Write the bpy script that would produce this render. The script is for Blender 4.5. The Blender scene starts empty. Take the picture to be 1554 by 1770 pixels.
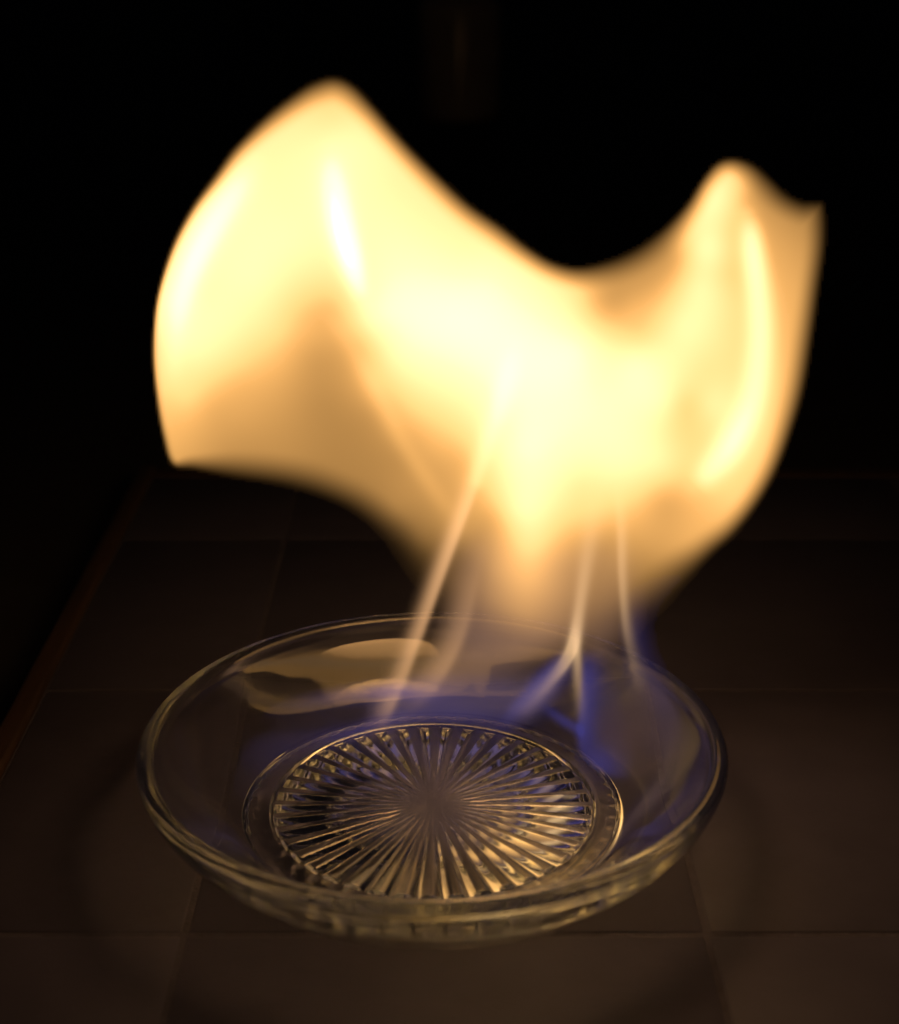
import bpy, bmesh, math, random
import numpy as np

scene = bpy.context.scene
COL = scene.collection

# ------------------------------------------------------------------ camera, world, exposure
PITCH, CAM_H, CAM_D, CAM_X, FPX = 0.37095, 0.22654, 0.35914, 0.00438, 2750.0
cam_data = bpy.data.cameras.new('camera')
cam = bpy.data.objects.new('camera', cam_data)
COL.objects.link(cam)
cam.location = (CAM_X, -CAM_D, CAM_H)
cam.rotation_euler = (math.pi / 2 - PITCH, 0, 0)
cam_data.sensor_fit = 'HORIZONTAL'
cam_data.sensor_width = 36.0
cam_data.lens = FPX / 1554 * 36.0
cam_data.clip_start = 0.01
cam_data.clip_end = 60
cam_data.dof.use_dof = True
cam_data.dof.focus_distance = 0.432
cam_data.dof.aperture_fstop = 12.0
scene.camera = cam

world = bpy.data.worlds.new('World')
scene.world = world
world.use_nodes = True
world.node_tree.nodes['Background'].inputs['Color'].default_value = (0.5, 0.55, 0.7, 1)
world.node_tree.nodes['Background'].inputs['Strength'].default_value = 0.0024

scene.view_settings.view_transform = 'Standard'
scene.view_settings.look = 'None'
scene.view_settings.exposure = 0
scene.view_settings.gamma = 1
cy = scene.cycles
cy.max_bounces = 24
cy.transmission_bounces = 20
cy.glossy_bounces = 12
cy.diffuse_bounces = 3
cy.volume_bounces = 0
cy.transparent_max_bounces = 24
cy.caustics_reflective = True
cy.caustics_refractive = True
cy.blur_glossy = 0.0
cy.sample_clamp_indirect = 0.0
cy.use_denoising = True
cy.use_adaptive_sampling = False


# ------------------------------------------------------------------ helpers
def mesh_obj(name, verts, faces, mat, parent=None, smooth=True):
    me = bpy.data.meshes.new(name)
    me.from_pydata([tuple(v) for v in verts], [], [tuple(f) for f in faces])
    me.validate()
    if smooth:
        me.polygons.foreach_set('use_smooth', [True] * len(me.polygons))
    me.update()
    o = bpy.data.objects.new(name, me)
    COL.objects.link(o)
    if mat:
        me.materials.append(mat)
    if parent:
        o.parent = parent
    return o


def bm_obj(name, bm, mat, parent=None, smooth=False):
    bmesh.ops.recalc_face_normals(bm, faces=bm.faces[:])
    me = bpy.data.meshes.new(name)
    bm.to_mesh(me)
    bm.free()
    if smooth:
        me.polygons.foreach_set('use_smooth', [True] * len(me.polygons))
    o = bpy.data.objects.new(name, me)
    COL.objects.link(o)
    if mat:
        me.materials.append(mat)
    if parent:
        o.parent = parent
    return o


def tag(o, label=None, cat=None, group=None, kind=None):
    if label: o['label'] = label
    if cat: o['category'] = cat
    if group: o['group'] = group
    if kind: o['kind'] = kind


def empty(name, loc=(0, 0, 0)):
    o = bpy.data.objects.new(name, None)
    o.empty_display_size = 0.02
    COL.objects.link(o)
    o.location = loc
    return o


def add_box(bm, x0, x1, y0, y1, z0, z1, bevel=0.0, seg=2):
    r = bmesh.ops.create_cube(bm, size=1.0)
    for v in r['verts']:
        v.co.x = x0 + (v.co.x + 0.5) * (x1 - x0)
        v.co.y = y0 + (v.co.y + 0.5) * (y1 - y0)
        v.co.z = z0 + (v.co.z + 0.5) * (z1 - z0)
    if bevel:
        es = list({e for v in r['verts'] for e in v.link_edges})
        bmesh.ops.bevel(bm, geom=es, offset=bevel, segments=seg, profile=0.5, affect='EDGES')


def new_mat(name):
    m = bpy.data.materials.new(name)
    m.use_nodes = True
    nt = m.node_tree
    nt.nodes.clear()
    out = nt.nodes.new('ShaderNodeOutputMaterial')
    return m, nt, out


def node(nt, kind, **kw):
    n = nt.nodes.new(kind)
    for k, v in kw.items():
        setattr(n, k, v)
    return n


def principled(name, base, rough, noise_scale, dark=0.75, bump=0.0, bump_scale=60, spec=0.5, stretch=(1, 1, 1), per_object=0.0):
    m, nt, out = new_mat(name)
    b = node(nt, 'ShaderNodeBsdfPrincipled')
    b.inputs['Roughness'].default_value = rough
    b.inputs['Specular IOR Level'].default_value = spec
    tc = node(nt, 'ShaderNodeTexCoord')
    mp = node(nt, 'ShaderNodeMapping')
    mp.inputs['Scale'].default_value = stretch
    nt.links.new(tc.outputs['Object'], mp.inputs['Vector'])
    n1 = node(nt, 'ShaderNodeTexNoise')
    n1.inputs['Scale'].default_value = noise_scale
    n1.inputs['Detail'].default_value = 6
    n1.inputs['Roughness'].default_value = 0.65
    nt.links.new(mp.outputs['Vector'], n1.inputs['Vector'])
    cr = node(nt, 'ShaderNodeValToRGB')
    cr.color_ramp.elements[0].position = 0.3
    cr.color_ramp.elements[1].position = 0.7
    cr.color_ramp.elements[0].color = tuple(c * dark for c in base) + (1,)
    cr.color_ramp.elements[1].color = tuple(base) + (1,)
    nt.links.new(n1.outputs['Fac'], cr.inputs['Fac'])
    col = cr.outputs['Color']
    if per_object:
        oi = node(nt, 'ShaderNodeObjectInfo')
        mr = node(nt, 'ShaderNodeMapRange')
        mr.inputs['To Min'].default_value = 1 - per_object
        mr.inputs['To Max'].default_value = 1 + per_object
        nt.links.new(oi.outputs['Random'], mr.inputs['Value'])
        mx = node(nt, 'ShaderNodeVectorMath', operation='SCALE')
        nt.links.new(col, mx.inputs[0])
        nt.links.new(mr.outputs['Result'], mx.inputs['Scale'])
        col = mx.outputs['Vector']
    nt.links.new(col, b.inputs['Base Color'])
    if bump:
        n2 = node(nt, 'ShaderNodeTexNoise')
        n2.inputs['Scale'].default_value = bump_scale
        n2.inputs['Detail'].default_value = 4
        nt.links.new(mp.outputs['Vector'], n2.inputs['Vector'])
        bp = node(nt, 'ShaderNodeBump')
        bp.inputs['Strength'].default_value = bump
        bp.inputs['Distance'].default_value = 0.001
        nt.links.new(n2.outputs['Fac'], bp.inputs['Height'])
        nt.links.new(bp.outputs['Normal'], b.inputs['Normal'])
    nt.links.new(b.outputs['BSDF'], out.inputs['Surface'])
    return m


def fire(name, color, limit, density):
    """glowing sooty gas: emits, and absorbs its own light, so that however deep it gets it never shines brighter than limit"""
    m, nt, out = new_mat(name)
    e = node(nt, 'ShaderNodeEmission')
    e.inputs['Color'].default_value = tuple(color) + (1,)
    e.inputs['Strength'].default_value = limit * density
    a = node(nt, 'ShaderNodeVolumeAbsorption')
    a.inputs['Color'].default_value = (0, 0, 0, 1)
    a.inputs['Density'].default_value = density
    s = node(nt, 'ShaderNodeAddShader')
    nt.links.new(e.outputs['Emission'], s.inputs[0])
    nt.links.new(a.outputs['Volume'], s.inputs[1])
    nt.links.new(s.outputs['Shader'], out.inputs['Volume'])
    m.cycles.homogeneous_volume = True
    return m


# ------------------------------------------------------------------ table top, floor, background
TILE = 0.122
GROUT = 0.0014
M_TILE = principled('glazed_tile', (0.064, 0.061, 0.098), 0.5, 45, dark=0.8, bump=0.12, bump_scale=160, spec=0.12, per_object=0.03)
M_GROUT = principled('grout', (0.066, 0.061, 0.098), 0.9, 300, dark=0.6, bump=0.4, bump_scale=900)
M_WOOD = principled('varnished_wood', (0.065, 0.033, 0.019), 0.7, 22, dark=0.45, bump=0.15, bump_scale=60, stretch=(9, 1, 9))
M_COUNTER = principled('dark_counter', (0.040, 0.036, 0.04), 0.7, 30, dark=0.6, spec=0.2)

gr = bmesh.new()
X_LEFT, X_RIGHT, Y_FRONT, Y_BACK = -0.1190, 0.36, -0.30, 0.264
add_box(gr, X_LEFT, X_RIGHT, Y_FRONT, Y_BACK, -0.010, -0.00025)
table = bm_obj('tiled_table', gr, M_GROUT)
tag(table, kind='structure')
tile_mesh = None
xs = [-0.0575 + TILE * k for k in range(-1, 4)]
ys = [0.0734 + TILE * k for k in range(-4, 2)]


def make_tile(x0, x1, y0, y1):
    bm = bmesh.new()
    add_box(bm, x0, x1, y0, y1, -0.008, 0.0, bevel=0.0006, seg=2)
    return bm_obj('tile', bm, M_TILE, table, smooth=True)


def clip(a, lo, hi):
    return max(lo, min(hi, a))


for xa in xs:
    for ya in ys:
        x0, x1 = clip(xa, X_LEFT, X_RIGHT), clip(xa + TILE, X_LEFT, X_RIGHT)
        y0, y1 = clip(ya, Y_FRONT, Y_BACK), clip(ya + TILE, Y_FRONT, Y_BACK)
        if x1 - x0 < 0.004 or y1 - y0 < 0.004:
            continue
        g = GROUT / 2
        make_tile(x0 + g, x1 - g, y0 + g, y1 - g)

bm = bmesh.new()
add_box(bm, X_LEFT - 0.0072, X_LEFT - 0.0002, Y_FRONT, Y_BACK + 0.009, -0.012, 0.0022, bevel=0.0014, seg=3)
bm_obj('edging_strip', bm, M_WOOD, table, smooth=True)
bm = bmesh.new()
add_box(bm, X_LEFT, X_RIGHT, Y_BACK + 0.0002, Y_BACK + 0.009, -0.012, 0.0004, bevel=0.0010, seg=3)
bm_obj('edging_strip', bm, M_WOOD, table, smooth=True)

fl = mesh_obj('counter', [(-6, -1.5, -0.0125), (6, -1.5, -0.0125), (6, 9, -0.0125), (-6, 9, -0.0125)], [(0, 1, 2, 3)], M_COUNTER, smooth=False)
tag(fl, kind='structure')


# ------------------------------------------------------------------ pressed glass dish
def glass():
    m, nt, out = new_mat('pressed_glass')
    g = node(nt, 'ShaderNodeBsdfGlass')
    g.inputs['Color'].default_value = (0.975, 0.985, 0.955, 1)
    g.inputs['Roughness'].default_value = 0.012
    g.inputs['IOR'].default_value = 1.47
    tc = node(nt, 'ShaderNodeTexCoord')
    n2 = node(nt, 'ShaderNodeTexNoise')
    n2.inputs['Scale'].default_value = 75
    n2.inputs['Detail'].default_value = 3
    nt.links.new(tc.outputs['Object'], n2.inputs['Vector'])
    bp = node(nt, 'ShaderNodeBump')
    bp.inputs['Strength'].default_value = 0.035
    bp.inputs['Distance'].default_value = 0.001
    nt.links.new(n2.outputs['Fac'], bp.inputs['Height'])
    nt.links.new(bp.outputs['Normal'], g.inputs['Normal'])
    # thin dried film of burnt fuel; its blue haze paints in the reflected flame
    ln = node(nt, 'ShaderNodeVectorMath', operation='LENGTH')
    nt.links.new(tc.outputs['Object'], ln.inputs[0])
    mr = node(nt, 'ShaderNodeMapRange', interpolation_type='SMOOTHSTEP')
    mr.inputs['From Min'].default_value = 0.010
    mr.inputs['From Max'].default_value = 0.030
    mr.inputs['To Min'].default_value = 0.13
    mr.inputs['To Max'].default_value = FILM_HAZE_OUT
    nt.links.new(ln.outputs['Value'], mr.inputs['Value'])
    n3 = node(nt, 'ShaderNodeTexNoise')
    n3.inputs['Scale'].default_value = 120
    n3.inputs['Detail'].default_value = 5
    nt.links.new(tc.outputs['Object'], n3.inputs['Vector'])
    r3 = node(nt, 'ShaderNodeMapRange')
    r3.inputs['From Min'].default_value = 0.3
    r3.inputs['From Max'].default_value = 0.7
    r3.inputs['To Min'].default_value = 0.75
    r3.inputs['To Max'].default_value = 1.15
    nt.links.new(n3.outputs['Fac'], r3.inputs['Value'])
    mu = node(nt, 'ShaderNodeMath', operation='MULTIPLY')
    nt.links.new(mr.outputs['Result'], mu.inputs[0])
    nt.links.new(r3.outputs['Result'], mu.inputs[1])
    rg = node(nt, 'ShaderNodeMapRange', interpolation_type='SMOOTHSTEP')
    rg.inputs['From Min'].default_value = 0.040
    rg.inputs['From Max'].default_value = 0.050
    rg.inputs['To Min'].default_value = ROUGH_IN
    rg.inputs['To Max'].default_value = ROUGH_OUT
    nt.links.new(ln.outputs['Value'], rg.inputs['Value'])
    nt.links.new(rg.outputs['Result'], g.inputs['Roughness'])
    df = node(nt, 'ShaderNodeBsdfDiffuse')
    df.inputs['Color'].default_value = (0.34, 0.36, 0.85, 1)  # blue of the flame's reflection painted into the film colour
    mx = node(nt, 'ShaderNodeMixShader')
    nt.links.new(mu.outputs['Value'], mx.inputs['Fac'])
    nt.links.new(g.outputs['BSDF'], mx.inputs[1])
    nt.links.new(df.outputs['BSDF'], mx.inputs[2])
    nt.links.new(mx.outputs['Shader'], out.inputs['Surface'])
    return m


FILM_HAZE_OUT, ROUGH_IN, ROUGH_OUT = 0.02, 0.06, 0.045
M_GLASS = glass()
LAMP_W = 0.29
GROOVE = 0.0019
NR = 40            # rays pressed into the floor


def catmull(pts, n):
    p = np.array(pts, float)
    out = []
    q = np.vstack([2 * p[0] - p[1], p, 2 * p[-1] - p[-2]])
    for i in range(len(p) - 1):
        a, b, c, d = q[i], q[i + 1], q[i + 2], q[i + 3]
        for t in np.linspace(0, 1, n, endpoint=False):
            out.append(0.5 * ((2 * b) + (c - a) * t + (2 * a - 5 * b + 4 * c - d) * t * t + (3 * b - a - 3 * c + d) * t ** 3))
    out.append(p[-1])
    return np.array(out)


def smooth(x, a, b):
    t = np.clip((x - a) / (b - a), 0, 1)
    return t * t * (3 - 2 * t)


def PROFILE(tri):
    return np.sin(np.clip(tri * 1.2, 0, 1) * np.pi / 2)


def dish():
    # from the middle of the floor outward, up the wall, over the rim, down the outside and under the base back to the middle
    wall_in = [(0.0482, 0.0054), (0.0495, 0.0056), (0.053, 0.0076), (0.0580, 0.0113), (0.0635, 0.0158), (0.0675, 0.0197), (0.0696, 0.0223)]
    rim = [(0.0696, 0.0223), (0.0704, 0.0243), (0.0717, 0.0257), (0.0734, 0.0260), (0.0746, 0.0250), (0.0750, 0.0235), (0.0746, 0.0215)]
    wall_out = [(0.0746, 0.0215), (0.0726, 0.0172), (0.0686, 0.0118), (0.0640, 0.0070), (0.0594, 0.0032), (0.0558, 0.0012), (0.0530, 0.0003)]
    foot = [(0.0530, 0.0003), (0.0515, 0.0), (0.0500, 0.0003), (0.0486, 0.0010), (0.047, 0.0013), (0.03, 0.0013), (0.004, 0.0013)]
    P = np.vstack([catmull(s, 5)[:-1] for s in (wall_in, rim, wall_out, foot)])
    NT = 800
    PER = NT // NR
    th = np.arange(NT) / NT * 2 * math.pi
    rng = np.random.RandomState(3)
    jit = rng.uniform(-1, 1, NR)
    ray_id = (np.arange(NT) // PER)
    ph = (np.arange(NT) % PER) / PER
    tri = 1 - np.abs(2 * ph - 1)                           # 0 in the groove, 1 on the crest
    rows = []

    def row(r, z):
        rows.append(np.stack([r * np.cos(th), r * np.sin(th), np.broadcast_to(z, (NT,))], 1))
    # the pressed star: flat slats parted by grooves that deepen outward
    for r in np.concatenate([np.linspace(0.003, 0.0345, 26), np.linspace(0.036, 0.0412, 8)]):
        k = r / 0.041
        ridge = PROFILE(tri)
        amp = GROOVE * k * min(1.0, (k / 0.5) ** 1.2) * (1 + 0.15 * jit[ray_id])
        wob = rng.uniform(-1, 1, NT) * 0.00001
        row(r, 0.0052 - amp * (1 - ridge) + wob)
    for r, z in ((0.0413, 0.0043), (0.0417, 0.0038), (0.0421, 0.0042), (0.0424, 0.0049), (0.0428, 0.0051), (0.0440, 0.00515), (0.0450, 0.0051)):
        row(r, z)
    bead = np.maximum(0, np.cos(th * 54)) ** 0.6           # ring of small pressed dimples
    for r in np.linspace(0.0454, 0.0478, 9):
        w = math.sin((r - 0.0454) / 0.0024 * math.pi)
        row(r, 0.0051 - 0.00025 * w * bead)
    for r, z in P:
        row(r, z)
    V = np.vstack(rows)
    n = len(rows)
    F = []
    j = np.arange(NT)
    jn = (j + 1) % NT
    for i in range(n - 1):
        F.append(np.stack([i * NT + j, i * NT + jn, (i + 1) * NT + jn, (i + 1) * NT + j], 1))
    F = np.vstack(F).tolist()
    verts = V.tolist()
    c1 = len(verts); verts.append([0, 0, 0.0052])
    c2 = len(verts); verts.append([0, 0, 0.0013])
    for a in range(NT):
        b = (a + 1) % NT
        F.append([c1, b, a])
        F.append([c2, (n - 1) * NT + a, (n - 1) * NT + b])
    o = mesh_obj('glass_dish', verts, F, M_GLASS)
    bm = bmesh.new(); bm.from_mesh(o.data)
    bmesh.ops.recalc_face_normals(bm, faces=bm.faces[:])
    bm.to_mesh(o.data); bm.free()
    o.rotation_euler = (0, 0, math.radians(4))
    o.location = (0, 0, 0.0002)
    tag(o, 'shallow clear glass dish with flared rim and starburst pressed base holding the fire', 'dish')
    return o


dish_obj = dish()

#FIELD_BEGIN
# ------------------------------------------------------------------ the flame: luminous gas whose depth follows how bright it burns
STEP = 4.0
UU, VV = np.meshgrid(np.arange(220, 1480, STEP), np.arange(90, 1380, STEP))


def spline(pts, n=8, closed=False):
    p = np.array(pts, float)
    q = np.vstack([p[-1], p, p[0], p[1]]) if closed else np.vstack([2 * p[0] - p[1], p, 2 * p[-1] - p[-2]])
    m = len(p) if closed else len(p) - 1
    out = []
    for i in range(m):
        a, b, c, d = q[i], q[i + 1], q[i + 2], q[i + 3]
        for t in np.linspace(0, 1, n, endpoint=False):
            out.append(0.5 * ((2 * b) + (c - a) * t + (2 * a - 5 * b + 4 * c - d) * t * t + (3 * b - a - 3 * c + d) * t ** 3))
    if not closed:
        out.append(p[-1])
    return np.array(out)


def seg_dist(path, closed=False):
    """distance to a polyline (columns: u, v, extras), the extras at the nearest point, and the side of the line"""
    best = np.full(UU.shape, 1e9)
    ex = np.zeros(UU.shape + (path.shape[1] - 2,))
    side = np.zeros(UU.shape)
    m = len(path)
    for i in range(m if closed else m - 1):
        a, b = path[i], path[(i + 1) % m]
        du, dv = b[0] - a[0], b[1] - a[1]
        L2 = du * du + dv * dv + 1e-9
        t = np.clip(((UU - a[0]) * du + (VV - a[1]) * dv) / L2, 0, 1)
        d = np.hypot(UU - a[0] - t * du, VV - a[1] - t * dv)
        w = d < best
        best[w] = d[w]
        side[w] = np.sign((UU - a[0]) * dv - (VV - a[1]) * du)[w]
        for k in range(ex.shape[2]):
            ex[..., k][w] = (a[2 + k] + t * (b[2 + k] - a[2 + k]))[w]
    return best, ex, side


def inside(path):
    c = np.zeros(UU.shape, bool)
    m = len(path)
    for i in range(m):
        a, b = path[i], path[(i + 1) % m]
        if a[1] == b[1]:
            continue
        w = ((a[1] > VV) != (b[1] > VV)) & (UU < (b[0] - a[0]) * (VV - a[1]) / (b[1] - a[1]) + a[0])
        c ^= w
    return c


def stroke(pts, left=1.0, right=1.0):
    """a soft luminous line: u, v, half width, brightness; left/right widen one flank"""
    d, ex, side = seg_dist(spline(pts, 6))
    w = np.maximum(ex[..., 0], 1) * np.where(side > 0, left, right)
    return np.maximum(ex[..., 1], 0) * np.exp(-0.5 * (d / w) ** 2)


def patch(pts, soft, value):
    p = spline(pts, 6, closed=True)
    d, _, _ = seg_dist(p, True)
    sd = np.where(inside(p), d, -d)
    return value * smooth(sd, -soft, soft)


OUTLINE = [  # u, v, edge softness
    (297, 803, 16), (281, 755, 14), (270, 690, 13), (264, 615, 13), (268, 540, 14), (280, 482, 16), (302, 418, 20),
    (334, 358, 24), (372, 306, 30), (402, 264, 34), (432, 232, 38), (465, 201, 44), (505, 170, 48), (540, 148, 52),
    (576, 138, 54), (608, 150, 52), (642, 184, 48), (678, 226, 46), (716, 267, 46), (762, 312, 48), (810, 356, 48),
    (862, 392, 50), (912, 430, 46), (955, 455, 44), (1000, 464, 46), (1050, 454, 50), (1100, 432, 50), (1150, 396, 46),
    (1188, 356, 40), (1215, 313, 36), (1240, 284, 36), (1268, 276, 38), (1300, 286, 44), (1330, 310, 46), (1358, 336, 46),
    (1386, 350, 46), (1408, 351, 44), (1423, 358, 42), (1425, 420, 40), (1414, 500, 40), (1403, 580, 42), (1388, 670, 42),
    (1368, 740, 40), (1342, 810, 38), (1310, 868, 38), (1270, 920, 40), (1228, 958, 50), (1185, 1005, 70), (1140, 1060, 80),
    (1090, 1120, 90), (1010, 1150, 90), (910, 1150, 90), (820, 1110, 90), (745, 1050, 90), (690, 985, 80), (660, 930, 64),
    (618, 888, 60), (565, 860, 60), (495, 838, 60), (400, 822, 50), (335, 810, 30)]

SAMPLES = [
    (300, 785, .75), (330, 790, .66), (400, 785, .52), (500, 800, .46), (600, 840, .36), (680, 880, .36), (720, 940, .16), (690, 960, .05), (780, 1000, .12),
    (300, 700, 1.15), (290, 600, 1.7), (325, 600, 2.1), (325, 690, 1.25), (365, 705, .85), (420, 715, .72), (500, 700, .62), (560, 700, .5), (600, 700, .54), (640, 720, .58),
    (345, 500, 2.2), (400, 400, 2.3), (440, 330, 2.2), (470, 270, 2.0), (300, 520, 2.4),
    (400, 560, 2.1), (400, 620, 1.5), (450, 610, 1.25), (480, 570, 1.4), (520, 545, 1.15), (545, 520, 1.2), (565, 535, 1.0), (545, 575, .88), (545, 620, .66), (488, 636, .88), (409, 666, .95), (460, 740, .6),
    (450, 480, 2.3), (500, 420, 2.3), (500, 350, 2.2), (550, 280, 2.2), (600, 250, 2.2), (520, 220, 1.8), (575, 190, 1.5),
    (690, 310, 1.9), (680, 400, 2.3), (700, 500, 3.0), (800, 550, 3.4), (850, 490, 2.8), (750, 370, 1.9), (800, 430, 2.1), (880, 470, 2.3),
    (640, 550, 2.3), (690, 610, 2.3), (620, 600, 1.0), (650, 660, 1.1), (700, 720, 1.0), (745, 780, .8), (790, 800, .85), (700, 790, .55), (760, 870, .55), (650, 790, .46),
    (750, 640, 2.4), (800, 700, 1.9), (850, 650, 3.0), (900, 780, 2.8), (950, 700, 3.0), (900, 880, 2.1), (915, 940, 1.4), (915, 1000, .85), (910, 1060, .42), (905, 1110, .16),
    (845, 900, .75), (845, 985, .40), (850, 1050, .26), (800, 985, .13), (825, 930, .45), (970, 900, 1.35), (1000, 840, 1.65), (980, 980, .5), (1034, 950, .5), (1006, 912, 1.0), (1050, 900, 1.0), (1040, 1040, .21), (980, 1060, .24), (800, 920, .5),
    (1000, 600, 2.8), (1000, 510, 1.4), (1030, 530, 1.0), (1060, 520, .7), (1090, 535, .9), (1120, 480, .64), (1105, 570, 1.2), (1150, 530, 1.3), (1100, 630, 2.5), (1050, 650, 2.5),
    (1100, 720, 2.4), (1070, 800, 2.2), (1180, 560, 2.0), (1195, 450, 1.5), (1220, 430, 2.1), (1236, 350, 2.1), (1208, 500, 1.95), (1267, 322, 1.5), (1262, 400, 1.35), (1257, 470, 1.35), (1160, 440, .7),
    (1250, 560, 1.6), (1220, 640, 1.55), (1186, 700, 1.3), (1229, 700, 1.7), (1182, 750, 1.32), (1178, 800, 1.4), (1148, 690, 2.1), (1140, 800, 1.8), (1100, 860, 1.25),
    (1370, 420, .68), (1362, 500, .88), (1360, 600, .98), (1345, 700, 1.1), (1318, 780, 1.25), (1270, 860, 1.2), (1200, 890, .9), (1150, 870, .8), (1200, 950, .75), (1150, 980, .5),
    (1120, 1040, .18), (1330, 375, .65), (1310, 335, .62), (1400, 390, .52), (1100, 930, .7), (1090, 1000, .34), (1060, 1090, .06), (1120, 1100, .03), (800, 1100, .08)]


def rbf():
    s = np.array(SAMPLES)
    X = s[:, :2] / 400.0
    y = np.log(s[:, 2])

    def ker(r2):
        return np.sqrt(r2 + 0.004)
    D = ((X[:, None] - X[None]) ** 2).sum(-1)
    K = ker(D) - 0.0
    A = np.block([[K + 1e-3 * np.eye(len(X)) * -1, np.ones((len(X), 1))], [np.ones((1, len(X))), np.zeros((1, 1))]])
    w = np.linalg.solve(A, np.append(y, 0))
    G = np.stack([UU / 400.0, VV / 400.0], -1).reshape(-1, 2)
    d = ((G[:, None] - X[None]) ** 2).sum(-1)
    return np.exp(np.clip((ker(d) @ w[:-1] + w[-1]).reshape(UU.shape), -5, 1.5))


ol = spline(OUTLINE, 6, closed=True)
ds, sf, _ = seg_dist(ol, True)
sd = np.where(inside(ol), ds, -ds)
mask = smooth(sd / sf[..., 0], -0.15, 1.0)
LUM = rbf() * mask
# folds of the sheet seen edge-on burn brighter
hot = stroke([(572, 265, 14, .2), (578, 320, 16, 1.6), (590, 390, 16, 2.6), (605, 445, 14, 2.8), (620, 495, 12, 1.2), (630, 520, 11, .2)])
hot += stroke([(438, 290, 14, .2), (410, 330, 17, 1.0), (370, 390, 18, 1.5), (338, 450, 17, 1.7), (315, 520, 16, 1.2), (302, 600, 14, .5), (300, 660, 12, .1)])
hot += stroke([(1292, 375, 12, .3), (1299, 430, 13, 1.6), (1310, 520, 15, 1.4), (1312, 600, 16, 1.3), (1300, 690, 17, 1.3), (1265, 765, 18, 1.6), (1225, 815, 16, 1.0), (1200, 840, 14, .1)], left=1.0, right=1.0)
hot += stroke([(890, 600, 12, .1), (878, 650, 14, .6), (860, 710, 13, .6), (838, 780, 11, .4), (824, 830, 10, .25)])
LUM = LUM + hot * mask
LUM += mask * stroke([(545, 520, 10, .0), (600, 590, 12, .12), (650, 680, 13, .2), (700, 770, 12, .18), (760, 860, 12, .12), (790, 900, 12, .0)])
LUM[LUM < 0.004] = 0
ENV = 1.06 * np.where(LUM < 1.3, LUM, 1.3 + (LUM - 1.3) * 0.35)
CORE = 0.42 * np.log1p(np.exp((LUM - 1.1) * 6)) / 6 * smooth(LUM, .75, 1.2) + 0.35 * np.maximum(0, LUM - 2.7)

# pale streaks that climb from the burning liquid
STREAK_PATHS = [
    ([(868, 690, 8, .0), (845, 765, 8, .30), (822, 835, 7, .60), (796, 905, 7, .62), (764, 990, 7, .56), (731, 1080, 7, .46), (701, 1160, 8, .36), (676, 1220, 8, .25), (654, 1266, 8, .05)], .7, 1.7),
    ([(835, 930, 9, .0), (818, 1010, 8, .08), (806, 1065, 8, .17), (789, 1115, 8, .22), (765, 1160, 8, .21), (735, 1198, 9, .10), (700, 1232, 9, .0)], .9, 2.6),
    ([(1032, 830, 16, .0), (1024, 900, 13, .16), (1012, 980, 9, .26), (1001, 1055, 7, .38), (992, 1110, 7, .72), (978, 1142, 6, .60), (955, 1172, 7, .32), (925, 1205, 9, .15), (890, 1240, 12, .02)], 1.0, 1.0),
    ([(996, 1080, 4, .0), (997, 1125, 5, .40), (999, 1170, 6, .26), (1003, 1215, 7, .13), (1006, 1255, 7, .0)], 1.0, 1.0),
    ([(1066, 830, 7, .0), (1072, 910, 6, .24), (1074, 990, 5, .30), (1079, 1065, 5, .26), (1086, 1110, 6, .17), (1097, 1155, 7, .10), (1108, 1200, 8, .0)], 1.4, .8),
]
STREAKS = [stroke(p, l, r) for p, l, r in STREAK_PATHS]

# the dim rosy veil between the streaks and the blue sheets over the liquid
VEIL = patch([(815, 930), (980, 940), (1085, 960), (1090, 1080), (1040, 1130), (985, 1110), (880, 1160), (770, 1185), (735, 1195), (775, 1100)], 36, .085)
VEIL += patch([(840, 960), (980, 960), (985, 1060), (960, 1115), (880, 1150), (810, 1150), (800, 1100), (812, 1050)], 40, .05)
BLUE_PATHS = [
    stroke([(985, 1125, 10, .0), (958, 1155, 13, .22), (925, 1190, 14, .26), (893, 1225, 12, .20), (865, 1255, 11, .08), (830, 1265, 10, .0)], 1.5, .7),
    stroke([(430, 1250, 10, .0), (500, 1222, 10, .03), (600, 1203, 10, .09), (680, 1195, 9, .22), (730, 1200, 12, .14), (800, 1205, 16, .05), (870, 1200, 16, .03)], 1.0, 1.0)
    + stroke([(415, 1345, 24, .0), (450, 1305, 22, .03), (530, 1285, 13, .07), (610, 1265, 9, .20), (655, 1250, 9, .20), (720, 1238, 10, .12), (800, 1240, 12, .12), (860, 1246, 12, .10), (900, 1240, 10, .0)], 1.0, 1.2)
    + patch([(640, 1210), (760, 1170), (880, 1185), (900, 1230), (820, 1255), (680, 1245)], 30, .02),
    stroke([(1010, 1120, 8, .0), (1011, 1170, 8, .20), (1007, 1230, 8, .24), (1004, 1265, 8, .26), (1010, 1298, 9, .22), (1040, 1326, 9, .26), (1085, 1345, 8, .0)], 2.2, .6)
    + stroke([(930, 1215, 5, .0), (965, 1240, 6, .20), (1000, 1262, 6, .22)], 1.0, 1.0)
    + patch([(1012, 1150), (1045, 1170), (1080, 1235), (1085, 1330), (1040, 1318), (1010, 1280)], 24, .04),
    stroke([(1100, 1040, 14, .02), (1098, 1090, 14, .06), (1112, 1140, 15, .05), (1140, 1200, 15, .04), (1155, 1270, 16, .02), (1160, 1320, 16, .0)], 1.0, 1.0)
    + patch([(1095, 1080), (1120, 1120), (1165, 1240), (1150, 1310), (1100, 1290), (1080, 1180)], 30, .02)
    + patch([(1110, 1000), (1190, 990), (1150, 1050), (1110, 1110)], 35, .015),
    patch([(670, 900), (760, 960), (740, 1040), (700, 1110), (672, 1040), (655, 960)], 40, .006),
]
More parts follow.
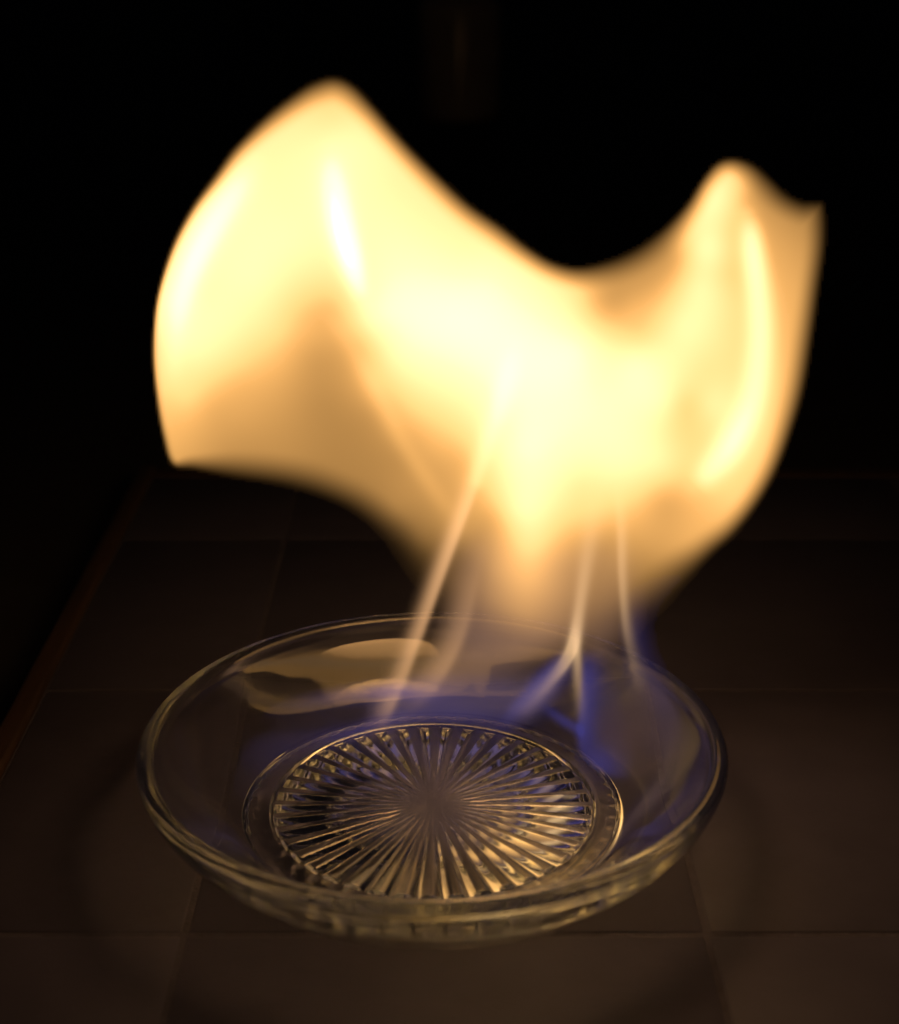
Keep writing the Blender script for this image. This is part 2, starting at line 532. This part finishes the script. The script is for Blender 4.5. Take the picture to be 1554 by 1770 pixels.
# lilac glow where the blue sheets thin out
LILAC = patch([(650, 1215), (720, 1175), (880, 1170), (950, 1180), (900, 1240), (760, 1245), (670, 1262)], 26, .05)
LILAC += patch([(420, 1330), (520, 1230), (680, 1190), (700, 1235), (560, 1290), (440, 1370)], 40, .012)
LILAC += patch([(1010, 1150), (1100, 1130), (1180, 1280), (1120, 1340), (1020, 1300)], 40, .008)
#FIELD_END


def flame_depth(u, v):
    up = smooth(1150 - v, 0, 900)
    return 0.044 - 0.026 * smooth(u, 1030, 1190) * smooth(v, 950, 1150) - 0.016 * up + 0.013 * np.sin((u - 760) / 260.0) * smooth(1100 - v, 0, 350)


def unproject(u, v):
    x = (u - 777) / FPX
    yv = -(v - 885) / FPX
    c, s = math.cos(PITCH), math.sin(PITCH)
    d = np.stack([x, c + yv * s, -s + yv * c], -1)
    k = (flame_depth(u, v) + CAM_D) / d[..., 1]
    p = np.array([CAM_X, -CAM_D, CAM_H]) + d * k[..., None]
    cam_p = np.array([CAM_X, -CAM_D, CAM_H])
    for _ in range(200):                                    # keep every sheet inside the dish, just above the glass
        r = np.hypot(p[..., 0], p[..., 1])
        bad = p[..., 2] < np.interp(r, GLASS_R, GLASS_Z) + 0.0014
        if not bad.any():
            break
        k = np.where(bad, k - 0.0005 / np.linalg.norm(d, axis=-1), k)
        p = cam_p + d * k[..., None]
    for _ in range(30):                                    # iron out the steps
        q = np.pad(k, 1, mode='edge')
        k = (q[:-2, 1:-1] + q[2:, 1:-1] + q[1:-1, :-2] + q[1:-1, 2:] + 4 * k) / 8
    return cam_p + d * k[..., None]


GLASS_R = [0, 0.047, 0.0495, 0.053, 0.058, 0.0635, 0.0675, 0.0696, 0.0717, 0.0765, 0.0766]
GLASS_Z = [0.0052, 0.0056, 0.0058, 0.0076, 0.0113, 0.0158, 0.0197, 0.0223, 0.027, 0.027, 0.0]
WORLD_POS = unproject(UU, VV)
AXIS = np.array([0, math.cos(0.27), -math.sin(0.27)])


def gas(name, lum, limit, density, mat, parent, push=0.0, cut=0.006):
    """closed body of glowing gas: deep where it burns bright"""
    t = -np.log(1 - np.minimum(np.where(lum < cut, 0, lum) / limit, 0.93)) / density
    inc = (t > 0)
    cells = inc[:-1, :-1] | inc[1:, :-1] | inc[:-1, 1:] | inc[1:, 1:]
    H, W = t.shape
    full = np.zeros((H + 1, W + 1), int)
    full[1:-1, 1:-1] = cells
    cnt = full[:-1, :-1] + full[1:, :-1] + full[:-1, 1:] + full[1:, 1:]
    used = cnt > 0
    border = used & (cnt < 4)
    tmin = max(0.005 / (limit * density), 2.5e-5)
    t = np.where(border, tmin, np.maximum(t, tmin))
    fi = np.full((H, W), -1); bi = np.full((H, W), -1)
    idx = np.argwhere(used)
    fi[used] = np.arange(len(idx))
    bi[used] = len(idx) + np.arange(len(idx))
    c = WORLD_POS + (push if np.isscalar(push) else push[..., None]) * AXIS
    F = c - AXIS * t[..., None] * 0.5
    B = c + AXIS * t[..., None] * 0.5
    verts = np.vstack([F[used], B[used]])
    ci = np.argwhere(cells)
    i, j = ci[:, 0], ci[:, 1]
    f1 = np.stack([fi[i, j], fi[i + 1, j], fi[i + 1, j + 1], fi[i, j + 1]], 1)
    f2 = np.stack([bi[i, j], bi[i, j + 1], bi[i + 1, j + 1], bi[i + 1, j]], 1)
    sides = []
    for di, dj, a, b in ((-1, 0, (0, 1), (0, 0)), (1, 0, (1, 0), (1, 1)), (0, -1, (0, 0), (1, 0)), (0, 1, (1, 1), (0, 1))):
        w = full[1 + i + di, 1 + j + dj] == 0
        ia, ja, ib, jb = i[w] + a[0], j[w] + a[1], i[w] + b[0], j[w] + b[1]
        sides.append(np.stack([fi[ib, jb], fi[ia, ja], bi[ia, ja], bi[ib, jb]], 1))
    me = bpy.data.meshes.new(name)
    me.from_pydata(verts.tolist(), [], np.vstack([f1, f2] + sides).tolist())
    me.update()
    me.materials.append(mat)
    o = bpy.data.objects.new(name, me)
    COL.objects.link(o)
    o.parent = parent
    return o


M_FIRE = fire('orange_fire', (1.0, 0.50, 0.14), 2.6, 110)
M_CORE = fire('hot_fire', (1.0, 0.96, 0.82), 2.2, 220)
M_STREAK = fire('pale_fire', (1.0, 0.54, 0.25), 1.6, 40)
M_CREAM = fire('cream_fire', (1.0, 0.63, 0.33), 1.6, 40)
M_BLUE = fire('blue_fire', (0.25, 0.21, 1.0), 0.21, 400)
M_VEIL = fire('rosy_fire', (1.0, 0.56, 0.42), 0.6, 50)

flame = empty('flame', (0.005, 0.044, 0.0066))
tag(flame, 'tall wind-blown yellow flame with two peaks rising from the glass dish', 'flame')
bpy.context.view_layer.update()
inv = flame.matrix_world.inverted()
tau = -np.log(1 - np.minimum(ENV / 2.6, 0.93))
parts = [gas('flame_body', ENV, 2.6, 110, M_FIRE, flame), gas('flame_core', CORE, 2.2, 220, M_CORE, flame, push=-0.15 * tau / 110, cut=0.01)]
for k, s in enumerate(STREAKS):
    parts.append(gas('flame_streak', s, 1.6, 40, M_STREAK if k < 2 else M_CREAM, flame))
parts.append(gas('flame_veil', VEIL, 0.6, 50, M_VEIL, flame, push=0.002))
M_LILAC = fire('lilac_fire', (1.0, 0.66, 1.0), 0.3, 120)
parts.append(gas('flame_veil', LILAC, 0.3, 120, M_LILAC, flame, cut=0.004))
for s in BLUE_PATHS:
    parts.append(gas('blue_flame', 0.53 * s, 0.21, 400, M_BLUE, flame))
for p in parts:
    p.matrix_parent_inverse = inv

# the light of the burning heart itself
lamp = bpy.data.lights.new('flame_light', 'POINT')
lamp.energy = LAMP_W
lamp.color = (1.0, 0.50, 0.18)
lamp.shadow_soft_size = 0.024
lo = bpy.data.objects.new('flame_light', lamp)
lo.location = (0.021, 0.020, 0.135)
COL.objects.link(lo)

# ------------------------------------------------------------------ dim things far behind
M_JAR = principled('stoneware_glaze', (0.46, 0.40, 0.35), 0.25, 14, dark=0.7, bump=0.05)


def lathe(name, prof, mat, parent=None, seg=64):
    V, F = [], []
    for r, z in prof:
        for k in range(seg):
            a = 2 * math.pi * k / seg
            V.append((r * math.cos(a), r * math.sin(a), z))
    for i in range(len(prof) - 1):
        for k in range(seg):
            F.append((i * seg + k, i * seg + (k + 1) % seg, (i + 1) * seg + (k + 1) % seg, (i + 1) * seg + k))
    return mesh_obj(name, V, F, mat, parent)


jar = empty('storage_jar', (0.016, 1.50, -0.0125))
tag(jar, 'dimly lit pale storage jar standing far behind the flame in the dark', 'jar')
lathe('jar_body', [(0.0001, 0), (0.040, 0), (0.0445, 0.003), (0.046, 0.012), (0.046, 0.120), (0.044, 0.128), (0.038, 0.133), (0.0001, 0.133)], M_JAR, jar)
lathe('jar_lid', [(0.0001, 0.1335), (0.040, 0.1335), (0.041, 0.137), (0.040, 0.141), (0.02, 0.146), (0.008, 0.148), (0.007, 0.153), (0.012, 0.160), (0.010, 0.168), (0.0001, 0.171)], M_JAR, jar)
